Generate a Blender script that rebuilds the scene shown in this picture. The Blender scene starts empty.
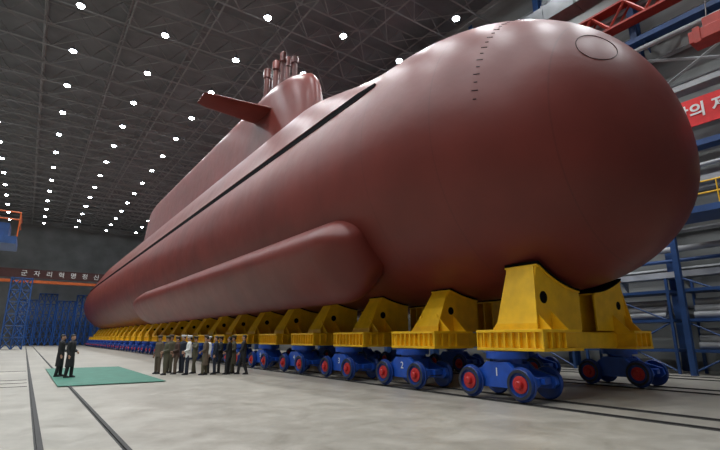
import bpy, bmesh, math, random
from mathutils import Vector, Matrix
random.seed(7)
S = bpy.context.scene
S.view_settings.view_transform = 'Standard'
COL = S.collection
pi = math.pi

# ---------------------------------------------------------------- materials
def mat(name, col, rough=0.5, metal=0.0, var=0.12, scale=3.0, bump=0.0, bscale=40.0, emit=None, spec=0.5, stretch=None):
    m = bpy.data.materials.new(name); m.use_nodes = True
    nt = m.node_tree; b = nt.nodes['Principled BSDF']
    b.inputs['Roughness'].default_value = rough
    b.inputs['Metallic'].default_value = metal
    b.inputs['Specular IOR Level'].default_value = spec
    tc = nt.nodes.new('ShaderNodeTexCoord')
    src = tc.outputs['Object']
    if stretch:
        mp = nt.nodes.new('ShaderNodeMapping'); mp.inputs['Scale'].default_value = stretch
        nt.links.new(src, mp.inputs['Vector']); src = mp.outputs['Vector']
    n = nt.nodes.new('ShaderNodeTexNoise'); n.inputs['Scale'].default_value = scale
    n.inputs['Detail'].default_value = 5
    nt.links.new(src, n.inputs['Vector'])
    r = nt.nodes.new('ShaderNodeValToRGB')
    r.color_ramp.elements[0].position = 0.3; r.color_ramp.elements[1].position = 0.7
    r.color_ramp.elements[0].color = tuple(c*(1-var) for c in col)+(1,)
    r.color_ramp.elements[1].color = tuple(min(1, c*(1+var)) for c in col)+(1,)
    nt.links.new(n.outputs['Fac'], r.inputs['Fac'])
    nt.links.new(r.outputs['Color'], b.inputs['Base Color'])
    if bump > 0:
        n2 = nt.nodes.new('ShaderNodeTexNoise'); n2.inputs['Scale'].default_value = bscale
        nt.links.new(tc.outputs['Object'], n2.inputs['Vector'])
        bp = nt.nodes.new('ShaderNodeBump'); bp.inputs['Strength'].default_value = bump
        bp.inputs['Distance'].default_value = 0.02
        nt.links.new(n2.outputs['Fac'], bp.inputs['Height'])
        nt.links.new(bp.outputs['Normal'], b.inputs['Normal'])
    if emit:
        b.inputs['Emission Color'].default_value = emit[0]+(1,)
        b.inputs['Emission Strength'].default_value = emit[1]
    return m

def hull_material():
    m = mat('hull_primer', (0.152, 0.027, 0.020), 0.45, var=0.18, scale=0.35, bump=0.3, bscale=2.0, spec=0.36)
    nt = m.node_tree; b = nt.nodes['Principled BSDF']
    tc = nt.nodes.new('ShaderNodeTexCoord'); sp = nt.nodes.new('ShaderNodeSeparateXYZ')
    nt.links.new(tc.outputs['Object'], sp.inputs[0])
    mm = nt.nodes.new('ShaderNodeMath'); mm.operation = 'PINGPONG'; mm.inputs[1].default_value = 1.6
    nt.links.new(sp.outputs['Y'], mm.inputs[0])
    lt = nt.nodes.new('ShaderNodeMath'); lt.operation = 'LESS_THAN'; lt.inputs[1].default_value = 0.02
    nt.links.new(mm.outputs[0], lt.inputs[0])
    mul = nt.nodes.new('ShaderNodeMath'); mul.operation = 'MULTIPLY'; mul.inputs[1].default_value = 0.3
    nt.links.new(lt.outputs[0], mul.inputs[0])
    mix = nt.nodes.new('ShaderNodeMix'); mix.data_type = 'RGBA'
    ramp = [n for n in nt.nodes if n.type == 'VALTORGB'][0]
    nt.links.new(ramp.outputs['Color'], mix.inputs['A']); mix.inputs['B'].default_value = (0.06, 0.014, 0.011, 1)
    nt.links.new(mul.outputs[0], mix.inputs['Factor'])
    nt.links.new(mix.outputs['Result'], b.inputs['Base Color'])
    n3 = nt.nodes.new('ShaderNodeTexNoise'); n3.inputs['Scale'].default_value = 1.3; n3.inputs['Detail'].default_value = 6
    nt.links.new(tc.outputs['Object'], n3.inputs['Vector'])
    mr = nt.nodes.new('ShaderNodeMapRange'); mr.inputs['To Min'].default_value = 0.35; mr.inputs['To Max'].default_value = 0.48
    nt.links.new(n3.outputs['Fac'], mr.inputs['Value']); nt.links.new(mr.outputs[0], b.inputs['Roughness'])
    return m

def floor_material():
    m = mat('concrete_floor', (0.39, 0.365, 0.315), 0.5, var=0.12, scale=0.22, bump=0.1, bscale=5)
    nt = m.node_tree; b = nt.nodes['Principled BSDF']
    tc = nt.nodes.new('ShaderNodeTexCoord')
    n = nt.nodes.new('ShaderNodeTexNoise'); n.inputs['Scale'].default_value = 1.1; n.inputs['Detail'].default_value = 10; n.inputs['Roughness'].default_value = .72
    n.inputs['Distortion'].default_value = .6
    nt.links.new(tc.outputs['Object'], n.inputs['Vector'])
    rp = nt.nodes.new('ShaderNodeValToRGB'); rp.color_ramp.elements[0].position = .33; rp.color_ramp.elements[1].position = .64
    rp.color_ramp.elements[0].color = (.70, .69, .66, 1); rp.color_ramp.elements[1].color = (1.06, 1.06, 1.05, 1)
    nt.links.new(n.outputs['Fac'], rp.inputs['Fac'])
    mx = nt.nodes.new('ShaderNodeMix'); mx.data_type = 'RGBA'; mx.blend_type = 'MULTIPLY'; mx.inputs['Factor'].default_value = 1
    ramp = [q for q in nt.nodes if q.type == 'VALTORGB'][0]
    nt.links.new(ramp.outputs['Color'], mx.inputs['A']); nt.links.new(rp.outputs['Color'], mx.inputs['B'])
    nt.links.new(mx.outputs['Result'], b.inputs['Base Color'])
    mr = nt.nodes.new('ShaderNodeMapRange'); mr.inputs['To Min'].default_value = 0.25; mr.inputs['To Max'].default_value = 0.55
    nt.links.new(n.outputs['Fac'], mr.inputs['Value']); nt.links.new(mr.outputs[0], b.inputs['Roughness'])
    return m

M = {}
M['hull'] = hull_material()
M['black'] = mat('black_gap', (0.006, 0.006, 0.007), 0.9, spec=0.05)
M['darkmark'] = mat('dark_mark', (0.03, 0.012, 0.012), 0.6, spec=.1)
M['yellow'] = mat('yellow_paint', (0.93, 0.53, 0.012), 0.42, var=0.12, scale=2.5)
M['blue'] = mat('blue_paint', (0.014, 0.080, 0.44), 0.38, var=0.15, scale=4)
M['wheelblue'] = mat('wheel_paint', (0.010, 0.050, 0.26), 0.38, var=0.15, scale=4)
M['red'] = mat('red_hub', (0.5, 0.02, 0.02), 0.45)
M['tyre'] = mat('dark_wheel', (0.02, 0.025, 0.04), 0.5)
M['steel'] = mat('rail_steel', (0.16, 0.15, 0.14), 0.4, metal=0.7)
M['groove'] = mat('rail_groove', (0.03, 0.028, 0.026), 0.7)
M['floor'] = floor_material()
M['green'] = mat('green_carpet', (0.03, 0.15, 0.10), 0.6, var=0.2, scale=2)
M['roof'] = mat('roof_sheet', (0.15, 0.16, 0.168), 0.8, var=0.2, scale=0.4)
M['truss'] = mat('truss_steel', (0.22, 0.22, 0.22), 0.6, var=0.15, scale=0.7)
M['wall'] = mat('wall_cladding', (0.26, 0.27, 0.262), 0.8, var=0.25, scale=0.5, stretch=(1, 0.3, 2))
M['wallfar'] = mat('wall_far', (0.22, 0.225, 0.225), 0.85, var=0.2, scale=0.3)
M['bluesteel'] = mat('blue_steel', (0.02, 0.065, 0.20), 0.5, var=0.2, scale=1.5)
M['greysteel'] = mat('grey_steel', (0.40, 0.41, 0.42), 0.5, var=0.2, scale=1)
M['duct'] = mat('duct_steel', (0.15, 0.155, 0.16), 0.5, var=0.2, scale=1)
M['redsteel'] = mat('red_steel', (0.38, 0.03, 0.015), 0.5, var=0.15)
M['orange'] = mat('orange_steel', (0.6, 0.12, 0.02), 0.5)
M['signred'] = mat('sign_red', (0.75, 0.015, 0.015), 0.5)
M['signdark'] = mat('sign_dark', (0.06, 0.016, 0.013), 0.6)
M['white'] = mat('white_paint', (0.8, 0.8, 0.78), 0.5, var=0.03)
M['lens'] = mat('lamp_lens', (0.9, 0.95, 1), 0.4, emit=((0.86, 0.95, 1.0), 60.0))
M['housing'] = mat('lamp_housing', (0.3, 0.3, 0.32), 0.4, metal=0.5)
M['skin'] = mat('skin', (0.45, 0.25, 0.17), 0.55, var=0.05)
M['hair'] = mat('hair', (0.01, 0.009, 0.008), 0.6)
M['coatblack'] = mat('black_coat', (0.012, 0.012, 0.014), 0.7)
M['olive'] = mat('olive_uniform', (0.085, 0.075, 0.045), 0.8)
M['khaki'] = mat('khaki_uniform', (0.11, 0.08, 0.055), 0.8)
M['navy'] = mat('navy_uniform', (0.015, 0.02, 0.035), 0.8)
M['whitecloth'] = mat('white_cloth', (0.7, 0.7, 0.68), 0.8)
M['brown'] = mat('brown_coat', (0.07, 0.035, 0.025), 0.8)
M['mast'] = mat('mast_primer', (0.11, 0.030, 0.024), 0.45)

# ---------------------------------------------------------------- geometry helpers
def box(bm, x0, x1, y0, y1, z0, z1):
    v = [bm.verts.new(p) for p in [(x0,y0,z0),(x1,y0,z0),(x1,y1,z0),(x0,y1,z0),(x0,y0,z1),(x1,y0,z1),(x1,y1,z1),(x0,y1,z1)]]
    for f in [(0,3,2,1),(4,5,6,7),(0,1,5,4),(1,2,6,5),(2,3,7,6),(3,0,4,7)]:
        bm.faces.new([v[i] for i in f])

def rings(bm, R, cap=True, closed=True):
    vs = [[bm.verts.new(p) for p in r] for r in R]
    n = len(R[0])
    for a, b in zip(vs, vs[1:]):
        for i in range(n if closed else n-1):
            j = (i+1) % n
            try: bm.faces.new([a[i], a[j], b[j], b[i]])
            except Exception: pass
    if cap:
        bm.faces.new(list(reversed(vs[0]))); bm.faces.new(vs[-1])
    return vs

def tube(bm, pts, rad, n=8, cap=True):
    pts = [Vector(p) for p in pts]
    if not isinstance(rad, (list, tuple)): rad = [rad]*len(pts)
    R = []
    ref = None
    for i, p in enumerate(pts):
        if i == 0: t = pts[1]-pts[0]
        elif i == len(pts)-1: t = pts[-1]-pts[-2]
        else: t = (pts[i+1]-pts[i]).normalized()+(pts[i]-pts[i-1]).normalized()
        t.normalize()
        if ref is None:
            ref = Vector((0,0,1)) if abs(t.z) < 0.9 else Vector((1,0,0))
        u = t.cross(ref).normalized(); w = t.cross(u).normalized()
        ref = u.cross(t).normalized()
        R.append([p+u*(rad[i]*math.cos(2*pi*k/n))+w*(rad[i]*math.sin(2*pi*k/n)) for k in range(n)])
    rings(bm, R, cap)

def beam(bm, p, q, w=0.1):
    tube(bm, [p, q], w*0.7, 4)

def zloft(bm, L, n=14):
    R = [[(cx+rx*math.cos(2*pi*k/n), cy+ry*math.sin(2*pi*k/n), z) for k in range(n)] for (cx, cy, z, rx, ry) in L]
    rings(bm, R)

def extr_xz(bm, poly, y0, y1):
    rings(bm, [[(x, y0, z) for x, z in poly], [(x, y1, z) for x, z in poly]])

def disc_x(bm, c, r, x0, x1, n=28, prof=None):
    prof = prof or [(x0, r), (x1, r)]
    R = [[(x, c[1]+rr*math.cos(2*pi*k/n), c[2]+rr*math.sin(2*pi*k/n)) for k in range(n)] for x, rr in prof]
    rings(bm, R)

def finish(name, bm, m, parent=None, smooth=False, loc=(0,0,0), label=None, cat=None, group=None, kind=None, world=False, bevel=0, recalc=True, angle=40):
    if recalc: bmesh.ops.recalc_face_normals(bm, faces=bm.faces)
    me = bpy.data.meshes.new(name); bm.to_mesh(me); bm.free()
    if smooth:
        for p in me.polygons: p.use_smooth = True
        try: me.set_sharp_from_angle(angle=math.radians(angle))
        except Exception: pass
    ob = bpy.data.objects.new(name, me); COL.objects.link(ob)
    ob.data.materials.append(m)
    ob.location = loc
    if parent:
        ob.parent = parent
        if world: ob.location = tuple(-c for c in parent.location)
    if bevel:
        mo = ob.modifiers.new('bevel', 'BEVEL'); mo.width = bevel; mo.segments = 2; mo.limit_method = 'ANGLE'
    meta(ob, label, cat, group, kind)
    return ob

def meta(ob, label=None, cat=None, group=None, kind=None):
    if label: ob['label'] = label
    if cat: ob['category'] = cat
    if group: ob['group'] = group
    if kind: ob['kind'] = kind

def empty(name, loc, label, cat, group=None):
    e = bpy.data.objects.new(name, None); COL.objects.link(e); e.location = loc
    e.empty_display_size = 0.3
    meta(e, label, cat, group); return e

def copy_thing(root, loc=None, rotz=None):
    r = root.copy(); COL.objects.link(r)
    if loc is not None: r.location = loc
    if rotz is not None: r.rotation_euler = (0, 0, rotz)
    def rec(src, dst):
        for c in src.children:
            k = c.copy(); COL.objects.link(k); k.parent = dst
            rec(c, k)
    rec(root, r)
    return r

def text(name, s, size, m, loc, rot, parent=None, ext=0.01, label=None, cat=None, align='CENTER', bold=0.0):
    cu = bpy.data.curves.new(name, 'FONT'); cu.body = s; cu.size = size; cu.extrude = ext
    cu.align_x = align; cu.align_y = 'CENTER'; cu.offset = bold
    o = bpy.data.objects.new(name, cu); COL.objects.link(o)
    bpy.context.view_layer.update()
    me = bpy.data.meshes.new_from_object(o.evaluated_get(bpy.context.evaluated_depsgraph_get()))
    bpy.data.objects.remove(o)
    ob = bpy.data.objects.new(name, me); COL.objects.link(ob)
    me.materials.clear(); me.materials.append(m)
    ob.location = loc; ob.rotation_euler = rot
    if parent: ob.parent = parent
    meta(ob, label, cat)
    return ob

# ---------------------------------------------------------------- camera
F = 460.0
cam = bpy.data.cameras.new('camera'); cam.sensor_width = 36; cam.lens = F/720*36
cam.clip_end = 500
co = bpy.data.objects.new('camera', cam); COL.objects.link(co)
co.location = (0, 0, 1.65); co.rotation_euler = (math.radians(90+13.8), 0, math.radians(-35.3))
S.camera = co

# ---------------------------------------------------------------- submarine
XC, ZC, R0 = 14.5, 8.5, 5.4
YB, YE = 4.45, 118.0
TIPZ = 6.6
def prof(u, n, m):
    u = max(0.0, min(1.0, u)); return (1-(1-u)**n)**(1.0/m)
def section(y):
    """returns zc, rz, rx"""
    top = TIPZ+(ZC+R0-TIPZ)*prof((y-YB)/10.0, 2.8, 2.2)
    bot = TIPZ-(TIPZ-(ZC-R0))*prof((y-YB)/5.2, 2.2, 2.0)
    w = R0*prof((y-YB)/8.6, 2.25, 2.0)
    if y > 95:
        u = (y-95)/(YE-95)
        k = (1-0.07*u**1.6)
        if y > YE-3:
            q = (y-(YE-3))/3.0; k *= math.sqrt(max(0.0, 1-q*q))*0.4+0.6 if q < 1 else 0.6
        cz = ZC; top = cz+(top-cz)*k; bot = cz-(cz-bot)*k; w *= k
    return (top+bot)/2, (top-bot)/2, w
def surf(y, phi, off=0.0):
    cz, rz, rx = section(y)
    c, s = math.cos(phi), math.sin(phi)
    p = Vector((XC+rx*c, y, cz+rz*s))
    n = Vector((c/max(rx, .01), 0, s/max(rz, .01))).normalized()
    return p+n*off

sub = empty('submarine', (XC, 55, 3.1), 'large dark-red primer painted submarine hull resting on yellow cradles', 'submarine')
bm = bmesh.new()
ys = [YB+0.0005+10.5*(i/40)**2 for i in range(41)]+[YB+10.5+i*2 for i in range(1, 42)]
ys = [y for y in ys if y < 95]+[95+i*1.5 for i in range(0, 14)]+[YE-3+3*math.sin(i/8*pi/2) for i in range(1, 9)]
NP = 96
rings(bm, [[surf(y, 2*pi*k/NP) for k in range(NP)] for y in ys])
finish('hull', bm, M['hull'], sub, True, world=True, angle=60)

# casing (raised deck)
bm = bmesh.new()
SLA = 148.5
A0, A1 = math.radians(SLA), math.radians(180-SLA)
def casing_off(y, phi):
    d = abs(math.degrees(phi)-90)/(SLA-90)
    g = min(1, max(0, (y-13.4)/9.0)); g = g*g*(3-2*g)
    if y > 98: g *= max(0.1, 1-(y-98)/16.0*0.7)
    full = 1.05+0.30*math.exp(-((d-0.33)/0.16)**2)
    t = min(1, (1-d)/0.62); t = t*t*(3-2*t)
    return 0.16*min(1, max(0, (y-13.4)/2.5))+0.004+g*full*t
cy = [13.4+i*0.5 for i in range(20)]+[23.4+i*1.5 for i in range(61)]
R = []
for y in cy:
    row = [surf(y, A0, -0.1)]+[surf(y, A0+(A1-A0)*i/40, casing_off(y, A0+(A1-A0)*i/40)) for i in range(41)]+[surf(y, A1, -0.1)]
    R.append(row)
rings(bm, R, cap=False, closed=False)
finish('deck_casing', bm, M['hull'], sub, True, world=True, angle=50)

for side in (1, -1):
    bm = bmesh.new(); R = []
    for i in range(90):
        y = 12.9+i*(112-12.9)/89
        w = min(1, (i+0.9)/1.6); W = 3.1*w
        def ang(d):
            return math.radians(d if side == 1 else 180-d)
        R.append([surf(y, ang(SLA-.3), 0.145*w), surf(y, ang(SLA-.3), -0.05), surf(y, ang(SLA+W), -0.05), surf(y, ang(SLA+W), 0.02), surf(y, ang(SLA+W*.6), 0.05)])
    rings(bm, R)
    finish('flooding_slot', bm, M['black'], sub, False, world=True, label='long black flooding slot below the casing')

def fairing(side):
    bm = bmesh.new(); R = []
    Y0, Y1 = 13.9, 62.0
    yy = [Y0+2.0*(i/16)**2 for i in range(17)]+[Y0+2.0+i*1.5 for i in range(1, 26)]+[Y0+2.0+37.5+i*0.7 for i in range(1, 12)]
    for y in yy:
        u = (y-Y0)/2.0
        g = math.sqrt(max(0.002, 1-(1-min(1, u))**2.5))
        if y > 50: g *= max(0.06, 1-((y-50)/11.5)**1.6)
        row = []
        cen, half = math.radians(220.8), math.radians(16.3)
        for i in range(37):
            v = -math.cos(pi*i/36)
            phi = cen-v*half*(0.35+.65*g)
            if side < 0: phi = pi-phi
            e = 8 if v > 0 else 5.5
            off = -0.12+1.6*(g**0.8)*max(0, 1-abs(v)**e)**0.5*(1-.16*v)
            row.append(surf(y, phi, off))
        R.append(row)
    rings(bm, R)
    finish('flank_fairing', bm, M['hull'], sub, True, world=True, angle=60, label='long rounded sonar fairing along the lower flank')
fairing(1); fairing(-1)

# sail
SY0, SY1, SZ = 25.0, 83.0, 21.3
def plan(inset, zfrac):
    pts = []
    y0 = SY0+inset*1.0+zfrac*0.9; y1 = SY1-inset-zfrac*2.5
    w0 = max(0.08, 1.75-0.35*zfrac-inset)
    def hw(y):
        a = min(1, (y-y0)/4.5); b = min(1, (y1-y)/12.0)
        return w0*math.sqrt(max(0, 1-(1-a)**2))*(max(0, 1-(1-b)**2.2))**0.7
    yy = [y0+(7.0)*(i/14)**2 for i in range(15)]+[y0+7+(y1-12-y0-7)*i/8 for i in range(1, 9)]+[y1-12+12*(1-(1-i/8)**2) for i in range(1, 9)]
    for y in yy: pts.append((XC-hw(y), y))
    for y in reversed(yy[1:-1]): pts.append((XC+hw(y), y))
    return pts
bm = bmesh.new(); R = []
levels = [(13.0, 0.0, -0.5), (14.6, -0.25, -0.45), (15.1, -0.05, 0), (16, 0, .1), (18, 0, .5), (20, 0, .85), (20.4, 0.04, .95), (20.75, 0.15, 1), (21.0, 0.35, 1), (21.2, 0.65, 1), (21.3, 1.0, 1)]
def kfront(y):
    u = max(0, min(1, (y-SY0-.5)/7.0)); return 0.74+0.26*math.sqrt(max(0, 1-(1-u)**2))
for z, ins, zf in levels:
    R.append([(x, y, z if z < 15 else 15+(z-15)*kfront(y)) for x, y in plan(ins, max(zf, 0))])
rings(bm, R)
finish('sail', bm, M['hull'], sub, True, world=True, angle=50, label='long streamlined sail rising from the deck casing')

for side in (-1, 1):
    bm = bmesh.new(); R = []
    for i in range(8):
        t = i/7
        x = XC+side*(1.0+5.4*t); ch = 3.4-1.3*t; th = 0.34-0.15*t
        if i == 7: ch *= 0.9; th *= 0.4
        y0 = 30.0+0.7*t; z = 18.75
        row = []
        for k in range(20):
            a = 2*pi*k/20
            row.append((x, y0+ch/2+ch/2*math.cos(a), z+th*math.sin(a)*(0.75-0.25*math.cos(a))))
        R.append(row)
    rings(bm, R)
    finish('sail_plane', bm, M['hull'], sub, True, world=True, angle=50, label='horizontal fairwater dive plane with tapered tip')

for (mx, my, h, r) in [(0.1, 29.6, 2.3, 0.22), (-0.45, 30.6, 3.0, 0.2), (0.35, 31.4, 3.3, 0.22), (-0.3, 32.3, 3.2, 0.24), (0.4, 33.2, 3.9, 0.2), (-0.35, 34.0, 3.3, 0.24), (0.3, 35.0, 3.0, 0.2)]:
    bm = bmesh.new()
    zloft(bm, [(XC+mx, my, 20.3, r*1.8, r*1.8), (XC+mx, my, 21.7, r*1.6, r*1.6), (XC+mx, my, 21.75, r, r), (XC+mx, my, 21.3+h*0.70, r, r), (XC+mx, my, 21.3+h*0.71, r*1.4, r*1.4), (XC+mx, my, 21.3+h*0.95, r*1.4, r*1.4), (XC+mx, my, 21.3+h, r*0.7, r*0.7)], 12)
    finish('mast', bm, M['mast'], sub, True, world=True, angle=35)

for i in range(18):
    bm = bmesh.new()
    phi = math.radians(113+i*3.6)
    w = .05 if i % 2 else .09
    y = 8.15
    a, b = phi-0.0028, phi+0.0028
    rings(bm, [[surf(y-w, a, .012), surf(y-w, b, .012), surf(y-w, b, -.02), surf(y-w, a, -.02)], [surf(y+w, a, .012), surf(y+w, b, .012), surf(y+w, b, -.02), surf(y+w, a, -.02)]])
    finish('draught_mark', bm, M['darkmark'], sub, world=True, label='short dark draught mark on the bow')

def fimp(p):
    cz, rz, rx = section(p.y); return ((p.x-XC)/max(rx,.01))**2+((p.z-cz)/max(rz,.01))**2
def inside(p):
    return p.y >= YB and fimp(p) < 1
d_ = Vector((.928, .419, .616)); o_ = Vector((0, 0, 1.65)); k_ = 8.0
while k_ < 20 and not inside(o_+d_*k_): k_ += .01
hp = o_+d_*k_
e_ = .05
g_ = Vector(((fimp(hp+Vector((e_,0,0)))-fimp(hp)), (fimp(hp+Vector((0,e_,0)))-fimp(hp)), (fimp(hp+Vector((0,0,e_)))-fimp(hp)))).normalized()
u_ = g_.cross(Vector((0,1,0))).normalized(); v_ = g_.cross(u_)
bm = bmesh.new(); pts = []
for k in range(49):
    a = 2*pi*k/48
    q = hp+u_*(.70*math.cos(a))+v_*(.60*math.sin(a))+g_*.5
    for _ in range(200):
        if inside(q): break
        q = q-g_*.01
    pts.append(q+g_*.008)
tube(bm, pts, 0.011, 5, cap=False)
finish('bow_hatch_outline', bm, M['darkmark'], sub, world=True, label='thin dark circular hatch outline')

# ---------------------------------------------------------------- carts
def make_cart(loc, labeltxt):
    e = empty('transport_bogie', loc, labeltxt, 'rail bogie', 'blue bogies under the cradles')
    bm = bmesh.new()
    for sx in (-1, 1):
        x0, x1 = (0.36, 0.50) if sx > 0 else (-0.50, -0.36)
        poly = [(-1.25, .42), (-1.1, .30), (1.1, .30), (1.25, .42), (1.2, .62), (.55, .80), (.35, .98), (-.35, .98), (-.55, .80), (-1.2, .62)]
        rings(bm, [[(x0, y, z) for y, z in poly], [(x1, y, z) for y, z in poly]])
    box(bm, -.36, .36, -.42, .42, .42, .92)
    box(bm, -.36, .36, -1.1, -.95, .42, .60); box(bm, -.36, .36, .95, 1.1, .42, .60)
    finish('frame', bm, M['blue'], e, bevel=0.015)
    bm = bmesh.new()
    zloft(bm, [(0, 0, .90, .40, .40), (0, 0, 1.06, .40, .40), (0, 0, 1.06, .58, .58), (0, 0, 1.25, .58, .58)], 28)
    finish('turntable', bm, M['blue'], e, True)
    for sy in (-.85, .85):
        bm = bmesh.new(); disc_x(bm, (0, 0, 0), .07, -.6, .6, 16)
        finish('axle', bm, M['steel'], e, True, loc=(0, sy, .44))
        for sx in (-1, 1):
            bm = bmesh.new()
            P = [(.0, .10), (.0, .41), (.05, .44), (.07, .44), (.08, .40), (.17, .385), (.19, .36), (.185, .31), (.13, .29), (.13, .10)]
            P = [(sx*(x), r) for x, r in P]
            disc_x(bm, (0, 0, 0), 0, 0, 0, 36, P)
            w = finish('wheel', bm, M['wheelblue'], e, True, loc=(sx*.52, sy, .44), angle=30)
            bm = bmesh.new()
            P = [(.10, .22), (.155, .22), (.165, .20), (.165, .11), (.24, .10), (.26, .075)]
            P = [(sx*x, r) for x, r in P]
            disc_x(bm, (0, 0, 0), 0, 0, 0, 28, P)
            finish('hub', bm, M['red'], w, True, angle=30, label='red wheel hub')
            bm = bmesh.new()
            n = 36
            R1 = [(sx*.192, .375*math.cos(2*pi*k/n), .375*math.sin(2*pi*k/n)) for k in range(n)]
            R2 = [(sx*.192, .300*math.cos(2*pi*k/n), .300*math.sin(2*pi*k/n)) for k in range(n)]
            rings(bm, [R1, R2], cap=False)
            finish('rim', bm, M['tyre'], w, True, label='dark steel rim face')
    for sy in (-1, 1):
        bm = bmesh.new(); box(bm, -.12, .12, sy*1.1-.12, sy*1.1+.12, .44, .58)
        finish('coupling', bm, M['blue'], e)
    for sy in (-.85, .85):
        bm = bmesh.new(); box(bm, -.56, -.48, sy-.16, sy+.16, .62, .82)
        finish('brake_box', bm, M['blue'], e, bevel=.02)
    return e

XN, XF = 11.3, 17.7
NCART = 27
def cart_y(i): return 8.7+4.03*i
base = make_cart((XN, cart_y(0), .03), 'blue four-wheel rail bogie with red hubs under a yellow cradle')
def number(e, s):
    text('number', s, .32, M['white'], (-.505, 0, .70), (pi/2, 0, -pi/2), e, ext=.004)
carts = [base]
for i in range(1, NCART):
    carts.append(copy_thing(base, (XN, cart_y(i), .03)))
for i in range(0, 7):
    carts.append(copy_thing(base, (XF, cart_y(i), .03)))
for i in range(0, 8): number(carts[i], str(i+1))

# ---------------------------------------------------------------- cradles
def make_cradle(loc, yw, dx, XSn, XSf, shadow_gap=.06, hwid=.5):
    e = empty('hull_cradle', loc, 'yellow steel cradle with saddle plates holding the submarine hull', 'cradle', 'yellow hull cradles')
    secs = [section(yw+d) for d in (-.6, 0, .6)]
    def hb(x, gap):
        return min(c-loc[2]-(rz+gap)*math.sqrt(max(0, 1-(x/(rx+gap))**2)) for c, rz, rx in secs)
    bm = bmesh.new()
    box(bm, -1.8, 1.8, -.5, .5, 0.05, .55)
    finish('cross_beam', bm, M['yellow'], e, bevel=.02)
    for sx in (-1, 1):
        XO = 3.45 if sx < 0 else 2.75
        XS = XSn if sx < 0 else XSf
        D = dx if sx < 0 else dx-.3
        bm = bmesh.new()
        a, b = sorted((sx*XO, sx*1.55))
        box(bm, a, b, -1.12, 1.12, .02, .10); box(bm, a, b, -1.12, 1.12, .52, .60)
        a2, b2 = sorted((sx*(XO-.12), sx*1.65))
        box(bm, a2, b2, -1.0, 1.0, .10, .52)
        for k in range(10):
            y = -1.1+k*.2444
            xa, xb = sorted((sx*(XO-.01), sx*(XO-.14))); box(bm, xa, xb, y-.018, y+.018, .10, .52)
        for k in range(4):
            x = sx*(XO-.1-.33*k)
            for yy0 in (-1.11, .98): box(bm, x-.02, x+.02, yy0, yy0+.13, .10, .52)
        finish('foot_beam', bm, M['yellow'], e, bevel=.008)
        bm = bmesh.new()
        H = hwid
        arc = [(sx*x, hb(x, shadow_gap)) for x in [D-(D-.45)*k/13 for k in range(14)]]
        z1 = arc[0][1]
        poly = [(sx*.45, .60), (sx*XS, .60), (sx*XS, .75), (sx*(D+.13), z1+.01)]+arc
        for y0, y1 in ((-H-.02, -H+.03), (H-.03, H+.02), (-.03, .03)):
            extr_xz(bm, poly, y0, y1)
        th = .05*sx
        R = []
        for x, z, w_ in ((XS, .60, H+.18), (XS, .78, H+.18), (D+.13, z1, H-.04)):
            R.append([(sx*x, -w_, z), (sx*x, w_, z), (sx*x+th, w_, z), (sx*x+th, -w_, z)])
        rings(bm, R)
        R = []
        for x, z in [(sx*(D+.16), z1+.03)]+arc:
            R.append([(x, -H-.06, z), (x, H+.06, z), (x, H+.06, z-.05), (x, -H-.06, z-.05)])
        rings(bm, R)
        for sy in (-1, 1):
            for xg in (XS-.15, XS-.95):
                rings(bm, [[(sx*xg, sy*(H-.03), .6), (sx*xg, sy*1.0, .6), (sx*xg, sy*(H-.03), 1.2)], [(sx*xg-.04, sy*(H-.03), .6), (sx*xg-.04, sy*1.0, .6), (sx*xg-.04, sy*(H-.03), 1.2)]])
        finish('saddle', bm, M['yellow'], e)
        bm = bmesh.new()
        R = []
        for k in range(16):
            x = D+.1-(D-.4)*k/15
            z = hb(x, .008); z2 = hb(x, shadow_gap)
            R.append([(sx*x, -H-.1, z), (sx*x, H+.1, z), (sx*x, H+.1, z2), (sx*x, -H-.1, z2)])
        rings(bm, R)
        finish('saddle_shadow', bm, M['black'], e, label='black strip standing in for the shadow between saddle and hull')  # black filler paints the shadow seen between saddle top and hull
        bm = bmesh.new()
        n = 24; rr = .18 if z1 > 2.3 else .14
        c = (sx*((D+XS)/2-.35), .6+(z1-.6)*.5)
        rings(bm, [[(c[0]+rr*math.cos(2*pi*k/n), yy, c[1]+rr*math.sin(2*pi*k/n)) for k in range(n)] for yy in (-H-.028, H+.028)])
        finish('lightening_hole', bm, M['black'], e, label='round dark hole in the saddle plate')
    return e
CY0 = 8.45
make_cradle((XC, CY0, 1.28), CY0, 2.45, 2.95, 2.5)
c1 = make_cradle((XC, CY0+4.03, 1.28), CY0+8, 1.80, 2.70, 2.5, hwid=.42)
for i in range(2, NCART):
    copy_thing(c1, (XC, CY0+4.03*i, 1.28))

# ---------------------------------------------------------------- floor, rails, carpet
def plane_box(name, a, m, kind='structure', **k):
    bm = bmesh.new(); box(bm, *a); return finish(name, bm, m, kind=kind, **k)
XL, XR, YN, YF, ZR = -24.0, 29.0, -14.0, 136.0, 30.0
plane_box('floor', (XL, XR, YN, YF, -.3, 0), M['floor'], label='pale worn concrete hangar floor')
def rail(x=None, y=None, a=-12, b=134, g=.07):
    bm = bmesh.new()
    if x is not None:
        box(bm, x-.03, x+.03, a, b, 0, .03)
        box(bm, x-g, x-.031, a, b, 0, .004); box(bm, x+.031, x+g, a, b, 0, .004)
    else:
        box(bm, a, b, y-.03, y+.03, 0, .012)
        box(bm, a, b, y-g, y-.031, 0, .004); box(bm, a, b, y+.031, y+g, 0, .004)
    finish('rail', bm, M['groove'], label='dark steel rail set flush in the concrete floor', cat='rail', group='floor rails')
for x in (.41, 1.51): rail(x=x, g=.06, b=114)
for x in (10.69, 11.91, 17.09, 18.31): rail(x=x, g=.15, b=118)
for x in (22.5, 24.0): rail(x=x, g=.12, b=118)
for y in (20.6, 22.2, 23.8, 30.0): rail(y=y, a=-20, b=.3, g=.06)
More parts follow.
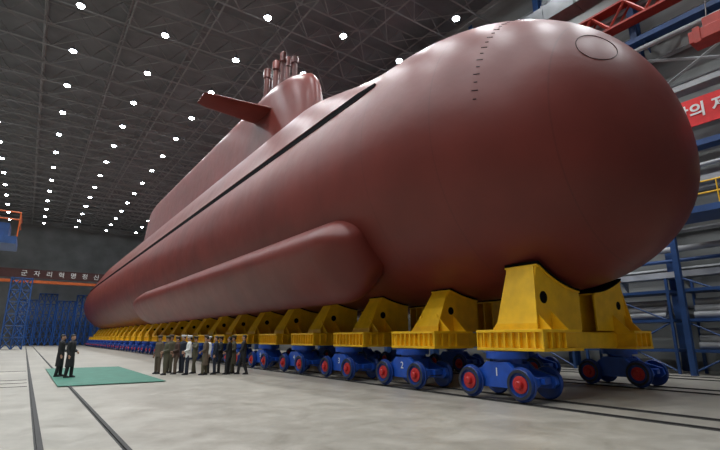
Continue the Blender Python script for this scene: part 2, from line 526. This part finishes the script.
bm = bmesh.new(); box(bm, 1.15, 4.7, 19.6, 31.0, .031, .042)
finish('carpet', bm, M['green'], label='green carpet laid on the concrete beside the rails', cat='carpet')

# ---------------------------------------------------------------- shell
plane_box('ceiling', (XL, XR, YN, YF, ZR, ZR+.3), M['roof'], label='dark corrugated sheet hangar roof')
plane_box('wall_right', (XR, XR+.3, YN, YF, 0, ZR), M['wall'], label='grey clad hangar side wall')
plane_box('wall_left', (XL-.3, XL, YN, YF, 0, ZR), M['wall'], label='grey clad hangar side wall')
plane_box('wall_far', (XL, XR, YF, YF+.3, 0, ZR), M['wallfar'], label='dark grey hangar end wall')

def truss_x():
    bm = bmesh.new(); z0, z1 = 27.6, 29.6; st = 3.1
    x = XL+.6; n = int((XR-XL-1.2)/st)
    for zz in (z0, z1):
        beam(bm, (x, 0, zz), (XR-.4, 0, zz), .11)
    for k in range(n):
        a = x+k*st
        beam(bm, (a, 0, z0), (a+st/2, 0, z1), .065); beam(bm, (a+st/2, 0, z1), (a+st, 0, z0), .065)
        # horizontal wind bracing towards the next truss
        if k % 2 == 0: beam(bm, (a, 0, z0), (a+st, 3.55, z0), .06)
        else: beam(bm, (a, 3.55, z0), (a+st, 0, z0), .06)
    return bm
t0 = finish('roof_truss', truss_x(), M['truss'], label='grey steel lattice roof truss spanning the hangar', cat='truss', group='roof trusses', loc=(0, -4, 0))
for i in range(1, 38):
    t = t0.copy(); t.location = (0, -4+i*3.6, 0); COL.objects.link(t)
bm = bmesh.new(); z0, z1 = 27.75, 29.6; L = 136; st = 3.6
beam(bm, (0, 0, z0), (0, L, z0), .12); beam(bm, (0, 0, z1), (0, L, z1), .12)
for k in range(int(L/st)):
    a = k*st; beam(bm, (0, a, z0), (0, a+st, z1), .06)
p0 = finish('roof_purlin', bm, M['truss'], label='lengthwise grey steel lattice purlin under the roof', cat='purlin', group='roof purlins', loc=(-20, -5, 0))
for i in range(1, 9):
    t = p0.copy(); t.location = (-20+i*5.9, -5, 0); COL.objects.link(t)

# ---------------------------------------------------------------- lamps
le = empty('high_bay_lamp', (0, 0, 27), 'round cool-white high bay lamp hanging from the roof trusses', 'ceiling lamp', 'high bay lamps')
bm = bmesh.new(); zloft(bm, [(0, 0, .02, .34, .34), (0, 0, .18, .30, .30), (0, 0, .34, .14, .14), (0, 0, .5, .12, .12)], 20)
finish('lamp_housing', bm, M['housing'], le, True)
bm = bmesh.new(); zloft(bm, [(0, 0, -.12, .12, .12), (0, 0, -.09, .21, .21), (0, 0, .0, .27, .27), (0, 0, .02, .27, .27)], 20)
finish('lens', bm, M['lens'], le, label='glowing white lens')
bm = bmesh.new(); tube(bm, [(0, 0, .5), (0, 0, .65)], .03, 6)
finish('hanger', bm, M['housing'], le)
ld = bpy.data.lights.new('lamp_light', 'SPOT'); ld.energy = 1750; ld.color = (.94, .97, 1); ld.spot_size = math.radians(140); ld.spot_blend = .7; ld.shadow_soft_size = .26
lx = [-12.6, -6.3, 0, 6.3, 12.6, 18.9, 25.2]
first = True
for x in lx:
    for j in range(18):
        y = 2.0+7.2*j-(1.6 if x > 15 else 0)
        if y > 132: continue
        if first: le.location = (x, y, 27); first = False
        else: copy_thing(le, (x, y, 27))
        if y < 115:
            lo = bpy.data.objects.new('lamp_light', ld); COL.objects.link(lo); lo.location = (x, y, 26.8)

w = bpy.data.worlds.new('world'); S.world = w; w.use_nodes = True
w.node_tree.nodes['Background'].inputs['Color'].default_value = (.72, .74, .76, 1)
w.node_tree.nodes['Background'].inputs['Strength'].default_value = .14

# ---------------------------------------------------------------- right wall fit-out
def simple(name, bm, m, label, cat, group=None, **k):
    return finish(name, bm, m, label=label, cat=cat, group=group, **k)
bm = bmesh.new()
box(bm, -.3, .3, -.03, .03, 0, 28)
box(bm, -.33, -.29, -.2, .2, 0, 28); box(bm, .29, .33, -.2, .2, 0, 28)
colm = simple('steel_column', bm, M['bluesteel'], 'tall blue steel column standing against the side wall', 'column', 'wall columns', loc=(28.2, -2, 0))
for i in range(1, 20):
    t = colm.copy(); t.location = (28.2, -2+6.2*i, 0); COL.objects.link(t)
bm = bmesh.new(); beam(bm, (0, -10, 0), (0, 124, 0), .16)
g0 = simple('wall_girt', bm, M['greysteel'], 'horizontal grey steel girt along the side wall', 'wall beam', 'wall girts', loc=(28.75, 0, 3.2))
for i in range(1, 12):
    t = g0.copy(); t.location = (28.75, 0, 3.2+2.1*i); COL.objects.link(t)
bm = bmesh.new(); beam(bm, (0, 0, 0), (0, 6.0, 2.7), .13); beam(bm, (0.0, 6.0, 0), (0.0, 0, 2.7), .13)
b0 = simple('cross_brace', bm, M['greysteel'], 'crossed grey diagonal braces between wall columns', 'brace', 'wall cross braces', loc=(27.70, -1.9, 15.0))
for i in range(1, 8):
    t = b0.copy(); t.location = (27.70, -1.9+6.2*i, 15.0); COL.objects.link(t)
for z, m_ in ((4.7, 'greysteel'), (9.4, 'greysteel'), (11.3, 'bluesteel'), (14.6, 'greysteel'), (18.6, 'bluesteel')):
    bm = bmesh.new(); box(bm, 27.0, 27.85, -10, 90, z, z+.12); box(bm, 27.0, 27.06, -10, 90, z+.12, z+.3)
    for k in range(30): rings(bm, [[(27.1, -9+k*3.1, z), (27.85, -9+k*3.1, z), (27.85, -9+k*3.1, z-.6)], [(27.1, -8.94+k*3.1, z), (27.85, -8.94+k*3.1, z), (27.85, -8.94+k*3.1, z-.6)]])
    simple('wall_ledge', bm, M[m_], 'long bracketed steel ledge fixed along the side wall', 'ledge', 'wall ledges')
# red lattice crane runway
bm = bmesh.new(); box(bm, 26.2, 27.0, -10, 122, 21.1, 21.22); box(bm, 26.2, 27.0, -10, 122, 19.7, 19.82)
for k in range(66):
    y = -9+k*2.0
    for x in (26.27, 26.93):
        beam(bm, (x, y, 19.8), (x, y+1, 21.1), .12); beam(bm, (x, y+1, 21.1), (x, y+2, 19.8), .12)
simple('crane_runway_beam', bm, M['redsteel'], 'red steel lattice crane runway girder along the side wall', 'crane girder')
for z, x, r, m_ in ((17.9, 26.8, .14, 'greysteel'), (10.2, 26.85, .10, 'greysteel'), (6.2, 27.4, .16, 'greysteel'), (5.6, 27.4, .10, 'bluesteel')):
    bm = bmesh.new(); tube(bm, [(x, -10, z), (x, 122, z)], r, 10)
    simple('service_pipe', bm, M[m_], 'long service pipe running along the side wall', 'pipe', 'wall pipes', smooth=True)
pe = empty('access_platform', (26, 4.6, 0), 'blue steel access platform with yellow handrail beside the side wall', 'platform')
bm = bmesh.new(); box(bm, 24.6, 26.9, -6, 9.4, 7.3, 7.6); finish('deck', bm, M['bluesteel'], pe, world=True)
for z in (8.15, 8.7):
    bm = bmesh.new(); tube(bm, [(24.65, -6, z), (24.65, 9.4, z), (26.9, 9.4, z)], .04, 8); finish('handrail', bm, M['yellow'], pe, world=True)
for k in range(13):
    bm = bmesh.new(); tube(bm, [(24.65, -6+k*1.283, 7.6), (24.65, -6+k*1.283, 8.7)], .03, 6); finish('post', bm, M['yellow'], pe, world=True)
for y in (-5.5, 9):
    bm = bmesh.new(); box(bm, 24.7, 24.95, y-.12, y+.12, 0, 7.3); finish('leg', bm, M['bluesteel'], pe, world=True)
def rack(loc):
    e = empty('storage_rack', loc, 'blue steel storage rack standing along the side wall', 'rack', 'wall racks')
    for x in (-.7, .7):
        for y in (-2.2, 2.2):
            bm = bmesh.new(); box(bm, x-.06, x+.06, y-.06, y+.06, 0, 4.5); finish('post', bm, M['bluesteel'], e)
    for z in (1.0, 2.4, 3.8):
        bm = bmesh.new(); box(bm, -.75, .75, -2.3, 2.3, z, z+.14); finish('shelf', bm, M['bluesteel'], e)
    bm = bmesh.new(); beam(bm, (-.7, -2.2, .1), (-.7, 2.2, 2.4), .06); beam(bm, (-.7, 2.2, .1), (-.7, -2.2, 2.4), .06); beam(bm, (-.7, -2.2, 2.4), (-.7, 2.2, 4.5), .06)
    finish('brace', bm, M['bluesteel'], e)
    return e
r0 = rack((26.1, 12, 0))
for y in (2.0, 7.0, 17.2, 22.4): copy_thing(r0, (26.1, y, 0))
bm = bmesh.new()
n = 20
Ro = [[(ro*math.cos(2*pi*k/n), y, ro*math.sin(2*pi*k/n)) for k in range(n)] for ro, y in ((.13, 1.9), (.13, -1.9), (.17, -1.9), (.17, 1.9), (.13, 1.9))]
rings(bm, Ro, cap=False)
pp = None
for (yb, z0) in ((7.0, 2.54), (7.0, 1.14), (2.0, 2.54), (12.0, 2.54)):
    for (dx_, dz_) in ((-.36, .17), (0, .17), (.36, .17), (-.18, .48), (.18, .48), (0, .79)):
        loc = (26.1+dx_, yb, z0+dz_+.001)
        if pp is None:
            pp = simple('steel_pipe', bm, M['greysteel'], 'pale grey steel pipe stacked on a blue rack shelf', 'pipe', 'stacked pipes', smooth=True, loc=loc)
        else:
            t = pp.copy(); t.location = loc; COL.objects.link(t)
bm = bmesh.new(); box(bm, 26.4, 27.7, -10, 60, 23.0, 24.2)
for k in range(30): box(bm, 26.34, 27.7, -9+k*2.2, -8.9+k*2.2, 22.94, 24.26)
simple('ventilation_duct', bm, M['duct'], 'square grey ventilation duct high on the side wall', 'duct')
bm = bmesh.new(); disc_x(bm, (0, 0, 0), 1, 0, 0, 28, [(.3, .9), (-.3, .9), (-.3, .75), (.0, .7), (.0, .2), (-.25, .18)])
simple('exhaust_fan', bm, M['greysteel'], 'round grey exhaust fan on the side wall', 'fan', smooth=True, angle=30, loc=(28.2, 15.2, 25.6))

se = empty('banner_sign', (26.9, 2.5, 12), 'red banner with white Korean lettering on the side wall', 'sign')
bm = bmesh.new(); box(bm, 26.9, 26.98, -5, 11, 12.35, 13.85); finish('board', bm, M['signred'], se, world=True)
text('lettering', '당의 제8차대회', .84, M['white'], (-.03, 6.30, 1.1), (pi/2, 0, -pi/2), se, ext=.01, align='LEFT', bold=.02)
he = empty('crane_hoist', (24.5, 6.3, 15.3), 'red-orange hoist block hanging from the crane runway', 'hoist')
bm = bmesh.new(); box(bm, 24.2, 25.2, 4.6, 6.7, 15.4, 16.0); box(bm, 24.3, 25.1, 5.0, 6.1, 16.0, 16.5)
box(bm, 24.15, 24.2, 4.8, 5.1, 15.3, 16.1); box(bm, 24.15, 24.2, 6.2, 6.5, 15.3, 16.1)
finish('hoist_block', bm, M['redsteel'], he, world=True, bevel=.03)
bm = bmesh.new(); box(bm, 24.2, 27.0, 5.6, 5.9, 19.3, 19.7); finish('hoist_arm', bm, M['redsteel'], he, world=True)
for y in (5.2, 6.0):
    bm = bmesh.new(); tube(bm, [(24.7, y, 16.5), (24.7, 5.75, 19.4)], .03, 6); finish('cable', bm, M['steel'], he, world=True)

# ---------------------------------------------------------------- far end
ce = empty('bridge_crane', (2, 123, 0), 'bridge crane with orange girder and dark slogan board across the hangar', 'crane')
bm = bmesh.new(); box(bm, XL+1, XR-1.5, 123, 124, 13.3, 13.9); finish('girder', bm, M['orange'], ce, world=True)
bm = bmesh.new(); box(bm, XL+1, XR-1.5, 122.8, 122.95, 14.3, 16.2); finish('slogan_board', bm, M['signdark'], ce, world=True)
text('lettering', '군   자   리   혁   명   정   신', 1.3, M['white'], (-4.6, -.25, 15.25), (pi/2, 0, 0), ce, align='LEFT', bold=.008)
for x in (-20, 26):
    bm = bmesh.new(); box(bm, x-.5, x+.5, 123, 124, 0, 13.3); finish('leg', bm, M['bluesteel'], ce, world=True)

def scaffold(loc, w, d, h, nx, nz, mname='bluesteel'):
    e = empty('scaffold_tower', loc, 'blue steel scaffold tower with cross bracing standing on the floor', 'scaffold', 'blue scaffold towers')
    for i in range(nx+1):
        for dy in (0, d):
            bm = bmesh.new(); tube(bm, [(w*i/nx, dy, 0), (w*i/nx, dy, h)], .11, 6); finish('upright', bm, M[mname], e)
    for k in range(1, nz+1):
        bm = bmesh.new(); box(bm, -.1, w+.1, -.1, d+.1, h*k/nz-.12, h*k/nz); finish('platform', bm, M[mname], e)
    bm = bmesh.new()
    for i in range(nx):
        for k in range(nz):
            beam(bm, (w*i/nx, 0, h*k/nz), (w*(i+1)/nx, 0, h*(k+1)/nz), .12); beam(bm, (w*(i+1)/nx, 0, h*k/nz), (w*i/nx, 0, h*(k+1)/nz), .12)
    finish('bracing', bm, M[mname], e)
    return e
scaffold((-2.8, 86, 0), 2.6, 2.6, 10.5, 2, 6)
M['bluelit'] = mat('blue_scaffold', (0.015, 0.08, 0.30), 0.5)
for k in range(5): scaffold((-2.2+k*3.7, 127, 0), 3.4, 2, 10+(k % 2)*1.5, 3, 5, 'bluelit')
we = empty('elevated_walkway', (-4, 56, 0), 'blue elevated walkway with orange handrail on steel legs', 'walkway')
bm = bmesh.new(); box(bm, -7, -1.9, 53, 58, 10.2, 10.9); finish('deck', bm, M['bluesteel'], we, world=True)
bm = bmesh.new(); box(bm, -6.5, -2.6, 53.5, 57.5, 10.9, 12.2); finish('cabin', bm, M['bluesteel'], we, world=True)
for z in (12.5, 13.2):
    bm = bmesh.new(); tube(bm, [(-7, 53, z), (-1.9, 53, z), (-1.9, 58, z)], .07, 6); finish('handrail', bm, M['orange'], we, world=True)
for x in (-7, -5.3, -3.6, -1.9):
    bm = bmesh.new(); tube(bm, [(x, 53, 10.9), (x, 53, 13.2)], .06, 6); finish('post', bm, M['orange'], we, world=True)
for x in (-6.5, -4.3):
    bm = bmesh.new(); box(bm, x-.2, x+.2, 55, 55.4, 0, 10.2); finish('leg', bm, M['bluesteel'], we, world=True)

# ---------------------------------------------------------------- people
def remeshed(name, bm, voxel, smooth_it=4):
    me = bpy.data.meshes.new(name+'_tmp'); bmesh.ops.recalc_face_normals(bm, faces=bm.faces); bm.to_mesh(me); bm.free()
    o = bpy.data.objects.new(name+'_tmp', me); COL.objects.link(o)
    r = o.modifiers.new('r', 'REMESH'); r.mode = 'VOXEL'; r.voxel_size = voxel
    s = o.modifiers.new('s', 'SMOOTH'); s.factor = .5; s.iterations = smooth_it
    bpy.context.view_layer.update()
    out = bpy.data.meshes.new_from_object(o.evaluated_get(bpy.context.evaluated_depsgraph_get()))
    bpy.data.objects.remove(o)
    for p in out.polygons: p.use_smooth = True
    out.name = name
    return out

def arm_pts(side, elbow, wrist):
    return [Vector((side*.17, 0, 1.42)), Vector((side*elbow[0], elbow[1], elbow[2])), Vector((side*wrist[0], wrist[1], wrist[2]))]
def lerp(a, b, t): return a+(b-a)*t

def person_meshes(pose):
    la, ra, feet = pose['l'], pose['r'], pose['feet']
    bm = bmesh.new()
    zloft(bm, [(0, 0, .86, .10, .08), (0, 0, .92, .155, .105), (0, 0, 1.05, .14, .10), (0, 0, 1.2, .15, .105), (0, 0, 1.34, .165, .11), (0, 0, 1.42, .16, .09), (0, 0.005, 1.465, .09, .065), (0, .005, 1.49, .055, .055), (0, -.005, 1.56, .052, .055)], 18)
    zloft(bm, [(0, -.04, 1.515, .025, .02), (0, -.02, 1.53, .048, .055), (0, -.01, 1.56, .06, .078), (0, 0, 1.60, .07, .092), (0, 0, 1.64, .074, .097), (0, .003, 1.68, .073, .096), (0, .006, 1.715, .06, .082), (0, .008, 1.742, .035, .05), (0, .008, 1.75, .01, .015)], 20)
    tube(bm, [(0, -.088, 1.655), (0, -.105, 1.62), (0, -.112, 1.605), (0, -.09, 1.6)], [.009, .012, .016, .008], 6)
    for s in (-1, 1):
        tube(bm, [(s*.072, .005, 1.60), (s*.084, .012, 1.63), (s*.078, .008, 1.655)], [.009, .014, .01], 6)
        f = feet[0] if s < 0 else feet[1]
        hip = Vector((s*.085, 0, .90)); ank = Vector((s*.10, f, .08)); kn = Vector((s*.095, f*.5-.02-abs(f)*.15, .48))
        tube(bm, [hip, lerp(hip, kn, .5), kn, lerp(kn, ank, .35), ank], [.088, .078, .054, .056, .038], 12)
        tube(bm, [ank+Vector((0, .03, -.03)), ank+Vector((0, -.06, -.04)), ank+Vector((0, -.16, -.055))], [.038, .04, .028], 8)
        a = arm_pts(s, *(la if s < 0 else ra))
        tube(bm, [a[0], lerp(a[0], a[1], .5), a[1], lerp(a[1], a[2], .3), a[2]], [.055, .046, .038, .037, .025], 10)
        d = (a[2]-a[1]).normalized()
        side = d.cross(Vector((s, 0, 0)));
        if side.length < .3: side = d.cross(Vector((0, 0, 1)))
        side.normalize()
        palm = a[2]+d*.085
        nrm = d.cross(side).normalized()
        for k in range(4):
            o = side*(-.03+.02*k)
            ln = (.070, .080, .075, .058)[k]
            tube(bm, [a[2]+o*.5, a[2]+d*.05+o, palm+o], [.016, .014, .011], 6)
            tube(bm, [palm+o, palm+o+d*ln*.5+nrm*.006*s, palm+o+d*ln*.9+nrm*.024*s], [.010, .0095, .008], 6)
        tube(bm, [a[2]+d*.03-side*.02, a[2]+d*.06-side*.05, a[2]+d*.095-side*.06+nrm*.01], [.013, .011, .009], 6)
    body = remeshed('body', bm, .0085, 2)
    bm = bmesh.new(); hem = pose['hem']
    zloft(bm, [(0, 0.0, hem, .20 if hem < .7 else .185, .155), (0, 0, .9, .18, .14), (0, 0, 1.05, .165, .125), (0, 0, 1.2, .175, .13), (0, 0, 1.34, .19, .13), (0, 0, 1.42, .18, .11), (0, .005, 1.475, .10, .08), (0, .005, 1.515, .072, .074)], 20)
    for s in (-1, 1):
        a = arm_pts(s, *(la if s < 0 else ra))
        tube(bm, [a[0]+Vector((-s*.03, 0, 0)), a[0]+Vector((s*.02, 0, -.02)), lerp(a[0], a[1], .5), a[1], lerp(a[1], a[2], .5), lerp(a[1], a[2], .95)], [.075, .075, .066, .058, .052, .045], 12)
    coat = remeshed('coat', bm, .017, 4)
    bm = bmesh.new()
    zloft(bm, [(0, 0, .80, .16, .12), (0, 0, .98, .165, .125)], 16)
    for s in (-1, 1):
        f = feet[0] if s < 0 else feet[1]
        hip = Vector((s*.085, 0, .88)); ank = Vector((s*.10, f, .07)); kn = Vector((s*.095, f*.5-.02-abs(f)*.15, .48))
        tube(bm, [hip, lerp(hip, kn, .5), kn, lerp(kn, ank, .5), ank], [.10, .095, .078, .072, .066], 12)
    trou = remeshed('trousers', bm, .017, 3)
    bm = bmesh.new()
    for s in (-1, 1):
        f = feet[0] if s < 0 else feet[1]
        zloft(bm, [(s*.10, f-.06, .0, .045, .135), (s*.10, f-.06, .025, .048, .14), (s*.10, f-.045, .06, .044, .115), (s*.10, f-.0, .10, .045, .06)], 14)
    shoes = bpy.data.meshes.new('shoes'); bmesh.ops.recalc_face_normals(bm, faces=bm.faces); bm.to_mesh(shoes); bm.free()
    return body, coat, trou, shoes
bm = bmesh.new()
zloft(bm, [(0, .0, 1.69, .078, .10), (0, 0, 1.725, .083, .105), (0, -.005, 1.76, .125, .135), (0, -.01, 1.775, .128, .138), (0, 0, 1.80, .07, .08)], 20)
zloft(bm, [(0, -.09, 1.683, .065, .06), (0, -.09, 1.695, .07, .065)], 14)
cap_me = bpy.data.meshes.new('peaked_cap'); bm.to_mesh(cap_me); bm.free()
bm = bmesh.new()
zloft(bm, [(0, .035, 1.60, .072, .065), (0, .02, 1.65, .079, .085), (0, .012, 1.69, .080, .098), (0, .008, 1.73, .068, .088), (0, .008, 1.76, .038, .05), (0, .008, 1.768, .01, .01)], 18)
hair_me = bpy.data.meshes.new('hair'); bm.to_mesh(hair_me); bm.free()
bm = bmesh.new()
for s in (-1, 1): zloft(bm, [(s*.028, -.088, 1.640-.006, .004, .004), (s*.028, -.090, 1.640, .010, .007), (s*.028, -.088, 1.646, .004, .004)], 8)
eye_me = bpy.data.meshes.new('eyes'); bm.to_mesh(eye_me); bm.free()
bm = bmesh.new(); zloft(bm, [(0, -.086, 1.568, .016, .004), (0, -.088, 1.572, .022, .008), (0, -.086, 1.577, .016, .004)], 10)
mouth_me = bpy.data.meshes.new('mouth'); bm.to_mesh(mouth_me); bm.free()
for me_ in (cap_me, hair_me):
    for p in me_.polygons: p.use_smooth = True
M['lip'] = mat('lip', (.3, .1, .08), .5)
poses = {
 'side': dict(l=((.235, .02, 1.14), (.235, -.05, .89)), r=((.235, .02, 1.14), (.235, -.04, .89)), feet=(0, 0), hem=.78),
 'front': dict(l=((.25, .0, 1.14), (.07, -.19, 1.02)), r=((.25, .0, 1.14), (.06, -.21, 1.06)), feet=(.0, -.06), hem=.78),
 'point': dict(l=((.235, .02, 1.14), (.235, -.05, .89)), r=((.28, -.15, 1.22), (.30, -.40, 1.30)), feet=(.1, -.1), hem=.78),
 'long': dict(l=((.235, .03, 1.14), (.225, -.05, .90)), r=((.24, .03, 1.15), (.14, -.18, 1.03)), feet=(.06, -.06), hem=.42),
 'walk': dict(l=((.24, .10, 1.15), (.24, .08, .90)), r=((.23, -.06, 1.16), (.22, -.20, .97)), feet=(-.2, .18), hem=.76),
}
PM = {k: person_meshes(v) for k, v in poses.items()}
def person(loc, face, pose, coat, trousers, hat, label, group, scale=1.0):
    e = empty('person', loc, label, 'person', group)
    e.rotation_euler = (0, 0, math.radians(face)); e.scale = (scale,)*3
    body, cm, tm, sm = PM[pose]
    def add(name, me, m):
        o = bpy.data.objects.new(name, me); COL.objects.link(o); o.parent = e
        o.material_slots[0].link = 'OBJECT'; o.material_slots[0].material = M[m]
        return o
    for me_ in (body, cm, tm, sm, cap_me, hair_me, eye_me, mouth_me):
        if not me_.materials: me_.materials.append(M['coatblack'])
    add('body', body, 'skin'); add('coat' if pose == 'long' else 'jacket', cm, coat); add('trousers', tm, trousers); add('shoes', sm, 'coatblack')
    add('hair', hair_me, 'hair'); add('eyes', eye_me, 'hair'); add('mouth', mouth_me, 'lip')
    if hat: add('peaked_cap', cap_me, hat)
person((1.38, 24.4, .043), 75, 'long', 'coatblack', 'coatblack', None, 'person in a long black coat standing with hands near the waist', 'pair beside the carpet', 1.0)
person((1.70, 23.6, .043), 55, 'long', 'coatblack', 'coatblack', None, 'person in black leather coat turned towards the hull', 'pair beside the carpet', 1.0)
G = 'visiting group beside the hull'
grp = [
 ((5.35, 24.2), -60, 'side', 'khaki', 'khaki', 'khaki', 'person in khaki uniform and peaked cap standing with arms down'),
 ((5.50, 23.3), -80, 'front', 'olive', 'olive', 'olive', 'person in olive uniform and cap with hands held in front'),
 ((5.95, 24.5), -60, 'side', 'olive', 'olive', 'khaki', 'person in olive uniform and khaki cap standing upright'),
 ((6.0, 23.5), -95, 'front', 'brown', 'khaki', 'khaki', 'person in brown jacket and khaki cap, hands together'),
 ((6.45, 24.2), -70, 'side', 'navy', 'navy', 'whitecloth', 'person in navy uniform with white peaked cap'),
 ((6.35, 22.8), -100, 'front', 'whitecloth', 'navy', 'whitecloth', 'person in pale jacket and white cap, hands in front'),
 ((6.85, 23.5), -80, 'point', 'olive', 'olive', 'olive', 'person in olive uniform raising one forearm'),
 ((6.95, 22.2), -120, 'long', 'khaki', 'olive', 'khaki', 'person in long khaki overcoat and cap'),
 ((7.4, 23.2), -90, 'side', 'whitecloth', 'coatblack', 'whitecloth', 'person in a white jacket and white cap'),
 ((7.45, 22.3), -110, 'side', 'navy', 'navy', None, 'bareheaded person in navy suit standing upright'),
 ((7.85, 22.8), -95, 'front', 'coatblack', 'coatblack', 'olive', 'person in dark jacket and olive cap, hands clasped'),
 ((7.95, 21.9), -130, 'front', 'coatblack', 'coatblack', None, 'bareheaded person in black suit with hands in front'),
 ((8.35, 22.4), -100, 'long', 'olive', 'olive', 'olive', 'person in long olive overcoat and cap'),
 ((8.55, 21.6), -110, 'walk', 'coatblack', 'coatblack', None, 'bareheaded person in black jacket stepping forward'),
]
for (x, y), fa, po, c, t, h, lb in grp:
    person((x, y, 0), fa, po, c, t, h, lb, G, random.uniform(.96, 1.03))
